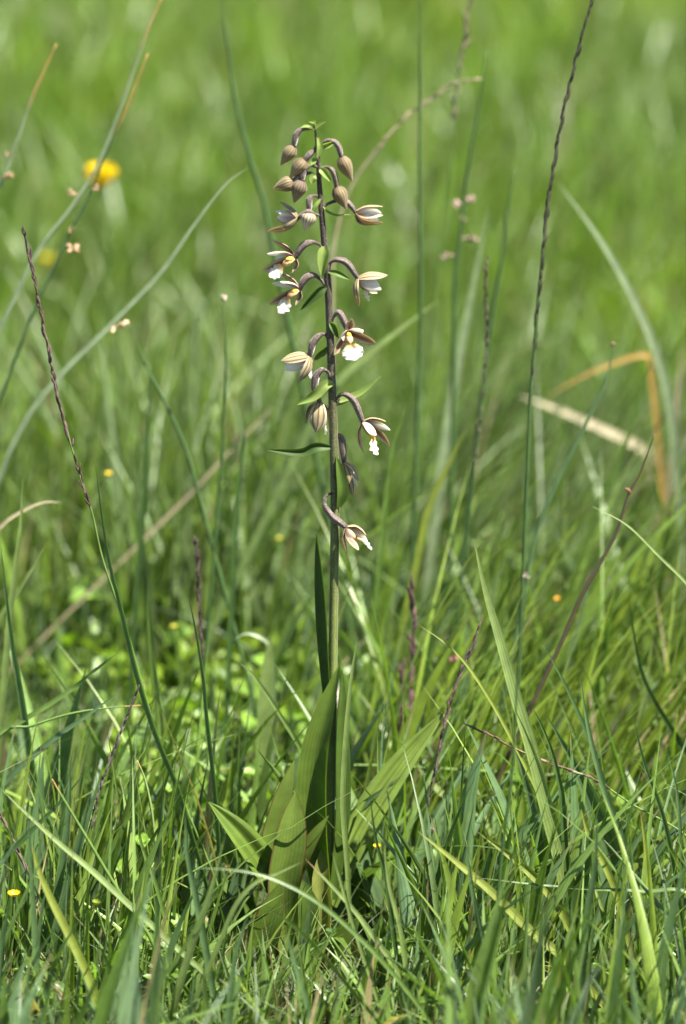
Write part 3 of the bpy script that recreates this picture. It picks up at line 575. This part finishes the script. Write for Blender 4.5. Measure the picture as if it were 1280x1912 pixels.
rush([(962, 318), (946, 400), (936, 490), (917, 600), (905, 700), (890, 820)], 0.34, 10, 'plain pointed dark rush leaning beside the dark beaded spike', 'dark')
rush([(240, 605), (270, 680), (312, 760), (350, 850), (380, 960)], 0.22, 8, 'low rush bearing pale beige seed clusters over a long pale stem', 'dark', 0, [(230, 607, 22), (204, 616, 22)], ccol=(0.44, 0.32, 0.19))
rush([(415, 552), (421, 640), (420, 740), (415, 840), (405, 960)], 0.2, 7, 'stiff upright rush with pale bud at its very tip', 'dark', 0.0, [(416, 556, 13)], ccol=(0.45, 0.33, 0.28))
rush([(1147, 645), (1130, 712), (1090, 800), (1040, 900), (1000, 1000), (978, 1110)], 0.2, 9, 'curved blue-green rush crossing a pale fallen straw', 'blue', 0.0, [(1147, 645, 14)], ccol=(0.3, 0.18, 0.1))
rush([(1222, 810), (1196, 880), (1174, 922), (1152, 990), (1120, 1052), (1086, 1112), (1050, 1195), (1015, 1270)], 0.08, 9, 'dark brown leafless stalk with a knobbly node', 'brown', 0.0, [(1171, 917, 13)], cat='stalk', name='bare_stalk', ccol=(0.20, 0.09, 0.045))
rush([(982, 1072), (976, 1150), (966, 1270), (961, 1360), (955, 1450), (936, 1600), (921, 1740), (882, 1850), (862, 1905)], -0.16, 7, 'dark thin rush with pale bud tip crossing the broad light green blade', 'dark', 0.0, [(982, 1076, 12)], ccol=(0.4, 0.28, 0.24))
rush([(97, 1455), (115, 1487), (160, 1562), (220, 1662), (280, 1752), (305, 1830)], -0.09, 7.5, 'slanting round rush with a brown dried tip over dark turf gap', 'green', 0.12)
rush([(405, 1437), (480, 1431), (560, 1428), (720, 1430), (850, 1437), (1000, 1446), (1100, 1460)], 0.1, 6, 'thin green stem lying level behind the orchid leaves', 'green', 0.03)
rush([(256, 1420), (270, 1455), (282, 1510), (290, 1580), (296, 1660)], -0.03, 6.5, 'short rush with a pinkish cut tip beside arching blades', 'pale', 0.1)
rush([(-5, 1380), (60, 1355), (130, 1333), (200, 1322), (262, 1317)][::-1], 0.03, 6, 'flat lying green rush with a cut beige end', 'green', 0.06)
# --- dry things far right
blade([(968, 738), (1040, 765), (1120, 800), (1195, 836), (1212, 850), (1220, 890)], 0.62, 20, 'straw', 'broad pale fallen straw lying among blurred rushes', mat='straw', normal=(0, -0.7, 0.7), cat='straw', name='dry_straw', base=0.25, peak=0.5, fold=0.2)
blade([(1020, 742), (1070, 712), (1130, 684), (1205, 663), (1216, 700), (1225, 780), (1236, 900), (1240, 960)], 0.5, 12, 'orange', 'yellow-orange withered leaf folded sharply downward', mat='straw', cat='dead leaf', name='dead_leaf', normal=(0, -1, 0.35), base=0.8, fold=0.2)
blade([(1275, 640), (1268, 720), (1262, 800), (1255, 880)], 0.5, 14, 'straw', 'pale dry stem standing beside the withered orange leaf', mat='straw', cat='straw', name='dry_straw')
blade([(530, 740), (490, 778), (420, 850), (370, 905), (320, 955), (240, 1032)], 0.38, 8, 'straw', 'dry pale straw slanting through the turf behind the hanging brown flower', mat='straw', cat='straw', name='dry_straw', base=0.5, fold=0.6)
# --- long blades in the background
blade([(463, 313), (420, 345), (362, 420), (300, 508), (205, 608), (122, 690), (62, 762), (22, 835), (0, 890)], 0.19, 11, 'grey', 'very long pale grey-green blade arching across the left background', normal=(0, -1, 0.5), fold=0.2)
blade([(1040, 340), (1100, 418), (1152, 500), (1202, 600), (1238, 700), (1255, 790), (1262, 870)], 0.4, 17, 'grey', 'long pale blue-green blade arching over the right background', normal=(0, -1, 0.6), fold=0.2)
blade([(912, 390), (882, 540), (862, 640), (846, 730), (830, 840), (818, 930)], 0.42, 20, 'grey', 'shiny whitish upright blade between dark rushes', normal=(0.3, -1, 0.5), fold=0.15)
blade([(820, 560), (760, 605), (690, 660), (640, 705), (600, 760), (560, 840)], 0.33, 16, 'pale', 'broad pale blade slanting behind the front facing flower', normal=(0, -0.8, 0.7), fold=0.2)
blade([(1105, 945), (1170, 980), (1232, 1040), (1290, 1100), (1330, 1180)], 0.05, 7, 'pale', 'thin pale blade bowing over beside the bare brown stalk', normal=(0, -1, 0.6))
blade([(115, 938), (80, 938), (40, 955), (5, 980), (-30, 1030)], 0.15, 8, 'straw', 'pale dry blade hooking over at the left meadow edge', normal=(0, -1, 0.5), mat='straw')
blade([(1225, 640), (1190, 760), (1150, 870), (1110, 960), (1080, 1050)], 0.3, 14, 'green', 'green blade leaning toward the withered orange leaf')
blade([(870, 800), (835, 870), (800, 950), (780, 1040)], 0.25, 15, 'yellow', 'yellow-green blade with broad base in the blurred right turf')
blade([(460, 770), (450, 860), (440, 960), (435, 1060)], 0.2, 12, 'dark', 'dark upright blade left of the hanging brown flower')
blade([(285, 690), (275, 790), (270, 900), (262, 1010)], 0.26, 11, 'dark', 'dark upright blade in the blurred turf by the long purple spike')
blade([(765, 740), (735, 830), (722, 920), (712, 1020)], 0.22, 11, 'green', 'upright green blade right of the open lower flower')
blade([(505, 1190), (500, 1250), (495, 1330), (490, 1440), (486, 1530)], 0.16, 30, 'pale', 'broad flat pale blade bent over behind the orchid leaves', normal=(0.1, -1, 0.2), fold=0.1, base=0.95, peak=0.6)
blade([(435, 1195), (460, 1183), (490, 1192), (505, 1215), (512, 1290), (510, 1390)], 0.19, 9, 'grey', 'slender blade arching like a hook left of the stem', normal=(0, -1, 0.6))
blade([(600, 1470), (560, 1395), (520, 1330), (480, 1270), (440, 1230)][::-1], 0.08, 9, 'pale', 'straight pale blade slanting down to the big clasping leaf')
blade([(667, 1190), (655, 1270), (645, 1380), (640, 1500), (648, 1620)], -0.01, 11, 'pale', 'upright light blade standing just right of the orchid stem')
# --- sharp blades left
blade([(178, 868), (190, 960), (205, 1050), (230, 1150), (257, 1262), (292, 1372), (332, 1470), (356, 1550)], -0.005, 12, 'blue', 'long hairy blue-green blade running beside the purple spike stalk', normal=(-0.6, -1, 0.2), fold=0.5)
blade([(347, 1093), (365, 1172), (380, 1262), (388, 1345), (400, 1450), (408, 1550), (412, 1640)], -0.005, 11, 'blue', 'stiff half dark blade standing left of the orchid leaves', normal=(-0.8, -1, 0.1), fold=0.6)
blade([(234, 1210), (185, 1245), (130, 1290), (60, 1335), (0, 1368), (-50, 1400)], 0.06, 11, 'green', 'long green blade leaning right over the left turf', 0.0, normal=(0, -0.9, 0.6))
blade([(222, 1292), (160, 1338), (100, 1380), (30, 1440), (-20, 1490)], 0.02, 13, 'blue', 'wide blue-green blade slanting from the turf edge', normal=(0, -0.9, 0.6))
blade([(92, 1005), (60, 1060), (30, 1110), (0, 1150), (-30, 1220)], 0.12, 9, 'pale', 'pale cut blade tilting right in the left turf', 0.08)
blade([(42, 895), (38, 980), (25, 1080), (15, 1180), (5, 1300)], 0.1, 13, 'pale', 'upright pale blade with a pointed tip by the left turf edge')
blade([(0, 1010), (20, 1180), (40, 1300), (55, 1400), (70, 1500)], 0.06, 17, 'blue', 'broad blue-green upright blade in the left turf')
blade([(150, 1290), (135, 1340), (140, 1400), (142, 1460)], 0.12, 30, 'pale', 'wide yellowish pale blade seen flat in the left turf', normal=(0, -1, 0.3), fold=0.1, base=0.9)
blade([(275, 1090), (280, 1170), (290, 1280), (300, 1380), (306, 1460)], 0.14, 16, 'green', 'soft upright blade behind the crossing hairy blade')
blade([(190, 1440), (165, 1520), (140, 1600), (110, 1690), (80, 1790), (60, 1860)], -0.08, 17, 'blue', 'broad folded blade of a thick tuft with blue-green ribs', normal=(0.4, -1, 0.2), fold=0.6)
blade([(168, 1480), (150, 1560), (128, 1650), (108, 1740), (92, 1840)], -0.085, 20, 'blue', 'dark ribbed blade inside the thick blue-green tuft', normal=(-0.3, -1, 0.2), fold=0.5)
blade([(130, 1420), (128, 1500), (118, 1600), (98, 1700), (72, 1800)], -0.075, 15, 'blue', 'upright blade at the back of the thick blue-green tuft', normal=(0, -1, 0.2))
blade([(275, 1470), (240, 1525), (205, 1590), (165, 1660), (130, 1720)], -0.03, 12, 'green', 'curved dark green blade arching right over the turf gap', normal=(0, -1, 0.5))
blade([(60, 1577), (70, 1620), (95, 1680), (130, 1750), (170, 1840), (185, 1900)], -0.14, 17, 'yellow', 'short yellow-green blade with blunt tip before the thick tuft', normal=(0.3, -1, 0.4))
blade([(0, 1472), (50, 1520), (110, 1575), (170, 1625), (230, 1680), (285, 1730)], -0.1, 13, 'pale', 'pale blade lying slantwise across the turf gap', normal=(0, -0.8, 0.8))
blade([(258, 1500), (262, 1570), (290, 1650), (310, 1720), (330, 1800)], -0.06, 9, 'green', 'fine upright blade at the right side of the turf gap')
blade([(170, 1430), (110, 1500), (50, 1560), (0, 1610), (-40, 1660)], -0.07, 11, 'dark', 'dark blade leaning right behind the thick tuft', normal=(0, -1, 0.5))
blade([(345, 1515), (350, 1600), (368, 1690), (385, 1780), (400, 1870)], -0.13, 14, 'blue', 'blue-green upright blade in the turf below the pleated left leaf')
blade([(290, 1660), (292, 1740), (290, 1820), (286, 1910)], -0.2, 17, 'dark', 'blurred dark upright blade close to the front edge', normal=(0.3, -1, 0.1))
blade([(416, 1650), (372, 1720), (330, 1790), (285, 1850), (240, 1915)], -0.17, 8, 'green', 'thin blade leaning right across the front turf')
blade([(420, 1560), (395, 1660), (360, 1760), (330, 1860), (320, 1910)], -0.16, 16, 'pale', 'light broad blade curving to the front turf')
# --- sharp blades right
blade([(884, 1006), (905, 1100), (930, 1185), (962, 1300), (992, 1400), (1022, 1520), (1048, 1620), (1060, 1700)], -0.03, 27, 'pale', 'tall broad light green blade with long fine tip', normal=(0.15, -1, 0.35), fold=0.2, peak=0.25, base=0.9)
blade([(960, 1320), (1000, 1420), (1030, 1520), (1058, 1610), (1072, 1700)], -0.035, 18, 'pale', 'second light blade hugging the tall broad one', normal=(-0.2, -1, 0.4), base=0.8)
blade([(783, 1168), (830, 1200), (870, 1240), (912, 1302), (950, 1370), (1000, 1470), (1040, 1560)], -0.02, 8, 'yellow', 'fine yellow-green blade arching right to the tall broad blade', normal=(0, -1, 0.6))
blade([(1010, 1194), (1060, 1290), (1100, 1382), (1122, 1450), (1160, 1560), (1190, 1640)], 0.02, 12, 'dark', 'dark straight blade slanting left in the right turf')
blade([(990, 1312), (1026, 1392), (1046, 1470), (1050, 1510), (1056, 1600)], -0.04, 12, 'dark', 'dark folded blade bent over near its tip', fold=0.6)
blade([(1082, 1258), (1098, 1362), (1128, 1480), (1165, 1580), (1180, 1680)], -0.04, 13, 'blue', 'straight blue-green blade standing behind the flat brown spike', fold=0.5)
blade([(1218, 1195), (1206, 1280), (1192, 1370), (1176, 1450), (1170, 1520)], 0.16, 17, 'pale', 'broad pale upright blade in the blurred right turf', normal=(0.2, -1, 0.2), fold=0.15)
blade([(1180, 1332), (1202, 1420), (1240, 1530), (1262, 1640), (1275, 1740)], -0.05, 10, 'blue', 'slender blue-green blade near the right turf edge')
blade([(1243, 1395), (1262, 1470), (1270, 1560), (1272, 1650)], -0.04, 8, 'blue', 'short fine blue-green blade by the right turf edge')
blade([(1172, 1110), (1200, 1260), (1260, 1370), (1300, 1430)], 0.1, 12, 'dark', 'dark blurred blade slanting down to the right turf edge')
blade([(1085, 1512), (1100, 1560), (1140, 1640), (1165, 1720)], -0.07, 14, 'yellow', 'short yellowish blade with blunt tip behind a dark folded leaf')
blade([(1108, 1535), (1095, 1600), (1078, 1680), (1075, 1770)], -0.08, 22, 'dark', 'short broad dark leaf standing upright in the right turf', normal=(-0.4, -1, 0.1), fold=0.5)
blade([(1195, 1510), (1205, 1580), (1212, 1660), (1222, 1740)], -0.07, 12, 'yellow', 'upright yellow tipped blade right of the dark folded leaf', 0.1)
blade([(780, 1380), (790, 1440), (850, 1500), (930, 1560), (1000, 1600)], 0.1, 24, 'pale', 'broad pale blade lying slantwise behind the fine arching one', normal=(0, -0.7, 0.8), fold=0.15, base=0.9)
blade([(780, 1552), (850, 1610), (920, 1670), (990, 1740), (1060, 1800)], -0.1, 20, 'yellow', 'yellow-green folded blade lying slantwise over the right front turf', normal=(0, -0.7, 0.8), fold=0.5)
blade([(890, 1552), (940, 1588), (1000, 1640), (1040, 1690), (1070, 1750)], -0.08, 18, 'yellow', 'twisting yellow-green blade with wavy edge in the right turf', normal=(0.1, -0.7, 0.7), fold=0.5, twist=0.8)
blade([(900, 1640), (1000, 1652), (1100, 1660), (1200, 1665), (1290, 1672)], -0.09, 9, 'green', 'pale blade lying level across the right turf', normal=(0, -0.6, 0.9))
blade([(1000, 1760), (975, 1820), (950, 1890), (935, 1950)], -0.2, 16, 'pale', 'pale cut blade leaning right in the front turf', 0.04)
blade([(1048, 1800), (1045, 1850), (1040, 1910)], -0.2, 14, 'yellow', 'short yellow-green cut blade in the front turf')
blade([(1115, 1520), (1110, 1620), (1095, 1720), (1085, 1830), (1080, 1910)], -0.16, 17, 'blue', 'soft blue-green upright blade before the dark folded leaf')
blade([(1170, 1700), (1155, 1780), (1145, 1860), (1140, 1910)], -0.2, 24, 'dark', 'broad dark blurred blade in the front turf', normal=(0.5, -1, 0.1))
blade([(1280, 1610), (1255, 1700), (1235, 1790), (1225, 1880)], -0.15, 24, 'blue', 'wide blue-green blade rising at the right front')
# --- front blades below the orchid
blade([(570, 1604), (610, 1645), (662, 1702), (705, 1760), (742, 1815), (770, 1880)], -0.12, 11, 'pale', 'pale blade with brownish tip slanting before the orchid foot', 0.12, normal=(0, -0.8, 0.7))
blade([(476, 1680), (520, 1708), (565, 1742), (610, 1792), (650, 1840), (700, 1900)], -0.18, 9, 'green', 'thin stem-like blade with cut tip before the orchid foot', 0.04)
blade([(360, 1620), (450, 1626), (520, 1645), (600, 1690), (690, 1770), (760, 1850), (800, 1905)], -0.17, 9, 'green', 'long green blade arching low across the orchid foot', normal=(0, -0.9, 0.6))
blade([(562, 1610), (520, 1630), (475, 1650), (440, 1690), (410, 1760)], -0.15, 9, 'pale', 'pale bent blade crossing the lowest orchid leaf', normal=(0, -0.9, 0.6))
blade([(690, 1480), (700, 1560), (720, 1640), (735, 1740), (745, 1830)], -0.1, 9, 'dark', 'fine dark upright blade right of the orchid foot')
blade([(715, 1560), (725, 1650), (745, 1730), (760, 1830)], -0.12, 10, 'pale', 'fine light upright blade right of the orchid foot')
blade([(620, 1590), (640, 1660), (670, 1760), (700, 1850)], -0.13, 9, 'pale', 'fine pale blade leaning left before the stem foot')
blade([(535, 1745), (550, 1800), (570, 1870), (580, 1915)], -0.19, 13, 'blue', 'soft blue-green blade in the front turf below the orchid')
blade([(465, 1700), (440, 1780), (430, 1850), (425, 1910)], -0.19, 13, 'blue', 'soft upright blade in the front turf by the lowest leaf')
blade([(870, 1560), (880, 1650), (900, 1750), (930, 1850)], -0.13, 12, 'blue', 'blue-green upright blade left of the thin dark rush')

# ------------------------------------------------------------------ low herbs
def herb_proto(seed, n, R_, leaflet, col, lobes=3):
    r = random.Random(seed); root = empty('meadow_herb', (0, 0, 0))
    for k in range(n):
        a = r.random()*6.283; d = R_*math.sqrt(r.random()); z = leaflet*1.2+r.random()*R_*0.9*(1.25-d/R_)
        tip = np.array((math.cos(a)*d, math.sin(a)*d, z)); g = Geo(); cl = np.array(col)*r.uniform(0.75, 1.3)
        tube(g, [np.array((math.cos(a)*d*0.25, math.sin(a)*d*0.25, -0.006)), tip*np.array((0.75, 0.75, 0.6)), tip], [0.0006, 0.0005, 0.0004], [cl*0.9]*2, 6, 5)
        for j in range(lobes):
            b = a+(j-(lobes-1)/2)*(6.283/lobes if lobes > 2 else 1.2)+r.uniform(-0.2, 0.2); L_ = leaflet*r.uniform(0.75, 1.2)
            dirv = np.array((math.cos(b), math.sin(b), r.uniform(-0.7, 0.8))); p = catmull([tip, tip+dirv*L_*0.5+np.array((0, 0, L_*0.08)), tip+dirv*L_], 6)
            tt = np.linspace(0, 1, 7); wd = L_*0.38*np.maximum(np.sin(np.pi*np.clip(tt*0.93+0.05, 0, 1))**0.7, 0.05)
            ribbon(g, p, wd, (r.uniform(-0.8, 0.8), r.uniform(-0.8, 0.8), 1), cl, 0.5, 5, r.random())
        g.build('leaf', 'herb', root)
    return root
def copy_tree(o, parent=None):
    c = o.copy(); C.objects.link(c); c.parent = parent
    for ch in o.children: copy_tree(ch, c)
    return c
protos = [(herb_proto(1, 12, 0.030, 0.010, (0.145, 0.225, 0.018)), 'bright yellow-green clover-like herb growing low in the turf', 'bright low herbs'),
          (herb_proto(2, 14, 0.026, 0.0065, (0.085, 0.145, 0.022)), 'small leaved mid green herb growing low in the turf', 'small leaved herbs'),
          (herb_proto(3, 9, 0.034, 0.014, (0.11, 0.19, 0.024), 2), 'larger leaved soft green herb growing low in the turf', 'larger leaved herbs')]
spots = []
r_ = random.Random(5)
for (px, Y, k) in [(440, 0.30, 0), (470, 0.38, 0), (500, 0.30, 2), (420, 0.42, 0), (545, 0.40, 0), (390, 0.32, 1), (520, 0.50, 0), (460, 0.25, 2), (130, 0.40, 0), (160, 0.32, 1), (90, 0.5, 2), (330, 0.24, 1), (300, 0.30, 0), (350, 0.18, 1), (280, 0.20, 2), (240, 0.14, 1), (310, 0.10, 2), (560, 0.22, 1),
                   (180, -0.09, 1), (240, -0.07, 1), (60, -0.1, 1), (20, -0.12, 1), (120, 0.02, 1), (260, 0.03, 2), (200, -0.02, 1), (740, 0.3, 0), (700, 0.4, 1), (780, 0.24, 1), (820, 0.35, 0), (900, 0.2, 1), (1000, 0.3, 2), (860, 0.1, 1), (760, 0.06, 1), (1150, 0.12, 1), (760, -0.08, 1), (900, -0.1, 1), (1020, -0.12, 1), (1150, -0.1, 1), (330, -0.1, 1), (820, -0.14, 1), (480, 0.1, 1), (1230, -0.08, 1)] + [(r_.uniform(60, 590), r_.uniform(0.12, 0.5), r_.choice((0, 1, 1, 2))) for _ in range(20)]:
    x = (px-640)*pxsize(Y)+r_.uniform(-0.01, 0.01); spots.append((x, Y, k))
used = set()
for x, Y, k in spots:
    pr, lab, grp = protos[k]; o = pr if k not in used else copy_tree(pr); used.add(k)
    o.location = (x, Y, float(zground(x, Y))-0.002); o.rotation_euler.z = r_.random()*6.28; s = r_.uniform(0.8, 1.25); o.scale = (s, s, s*r_.uniform(0.9, 1.3))
    area = ('beside the thick blue-green tuft' if x < -0.03 else 'at the foot of the tall broad light blade') if Y < 0.04 else ('behind the orchid stem and hairy blade' if x < 0 else 'behind the fluffy purple spike')
    tag(o, lab.split(' growing')[0]+' growing low '+area, 'herb', grp+' '+area)
# ------------------------------------------------------------------ yellow flowers and seed cups
def yellow_flower(px, py, Y, dia, label, name='yellow_flower', petals=5, col=(0.62, 0.46, 0.008), cat='flower', cup=0.7):
    top = np.array(at(px, py, Y)); s = dia/2; base = np.array((top[0]+random.uniform(-0.02, 0.02), Y+0.01, 0.0)); base[2] = float(zground(base[0], base[1]))-0.004
    root = empty(name, base); g = Geo(); tube(g, [base, base*0.5+top*0.5+np.array((0.004, 0, 0.0)), top], [0.0009, 0.0008, 0.0007], [KEY['green'][0]]*2, 12, 6); g.build('stem', 'stalk', root)
    for k in range(petals):
        a = 6.283*k/petals+0.3; d = np.array((math.cos(a), math.sin(a)-0.15, cup)); d = nrm(d); e = top+d*s; m = top+d*s*0.5+np.array((math.cos(a), math.sin(a), -0.2))*s*0.18
        p = catmull([top, m, e], 6); tt = np.linspace(0, 1, 7); g = Geo()
        ribbon(g, p, s*0.52*np.maximum(np.sin(np.pi*np.clip(tt*0.72+0.06, 0, 1))**0.8, 0.1), -np.array((math.cos(a), math.sin(a), -0.9)), col, 0.3, 5, 0.2); g.build('petal', 'yellow', root)
    g = Geo(); tube(g, [top, top+np.array((0, 0, s*0.2)), top+np.array((0, 0, s*0.4))], [s*0.22, s*0.26, s*0.08], [(0.55, 0.42, 0.03)]*2, 5, 8); g.build('flower_centre', 'yellow', root)
    tag(root, label, cat)
yellow_flower(189, 350, 0.7, 0.034, 'bright yellow buttercup glowing out of focus behind leaning rushes', 'buttercup', cup=1.5)
yellow_flower(90, 497, 1.1, 0.019, 'paler smaller yellow buttercup far behind the purple spike', 'buttercup', cup=1.3, col=(0.42, 0.38, 0.02))
yellow_flower(203, 887, 0.35, 0.005, 'tiny yellow flower low in the blurred turf beside the purple spike')
yellow_flower(522, 1008, 0.4, 0.005, 'tiny yellow flower among bright herbs left of the stem', col=(0.4, 0.38, 0.02))
yellow_flower(325, 1172, 0.3, 0.0045, 'tiny yellow flower in the shaded turf left of the orchid', col=(0.4, 0.38, 0.02))
yellow_flower(26, 1674, -0.08, 0.0075, 'small sharp yellow flower low at the left turf edge')
yellow_flower(704, 1583, 0.02, 0.005, 'tiny yellow bud right of the orchid foot')
yellow_flower(1040, 1120, 0.3, 0.004, 'tiny orange-yellow flower in the right blurred turf', col=(0.7, 0.35, 0.02))
yellow_flower(179, 1692, -0.09, 0.0068, 'green spent flower cup on a thin stalk in the turf gap', 'seed_cup', 6, (0.22, 0.27, 0.04), 'seed head', 1.4)
yellow_flower(616, 1748, -0.10, 0.008, 'green pointed seed cup at the orchid foot', 'seed_cup', 5, (0.09, 0.16, 0.05), 'seed head', 1.6)
yellow_flower(846, 1240, 0.2, 0.010, 'pink closed flower bud blurred behind the slim purple spike', 'pink_bud', 5, (0.55, 0.28, 0.24), 'flower bud', 3.5)
yellow_flower(806, 1556, 0.0, 0.006, 'small white and purple bud on the turf right of the orchid', 'pale_bud', 5, (0.6, 0.45, 0.45), 'flower bud', 3.0)
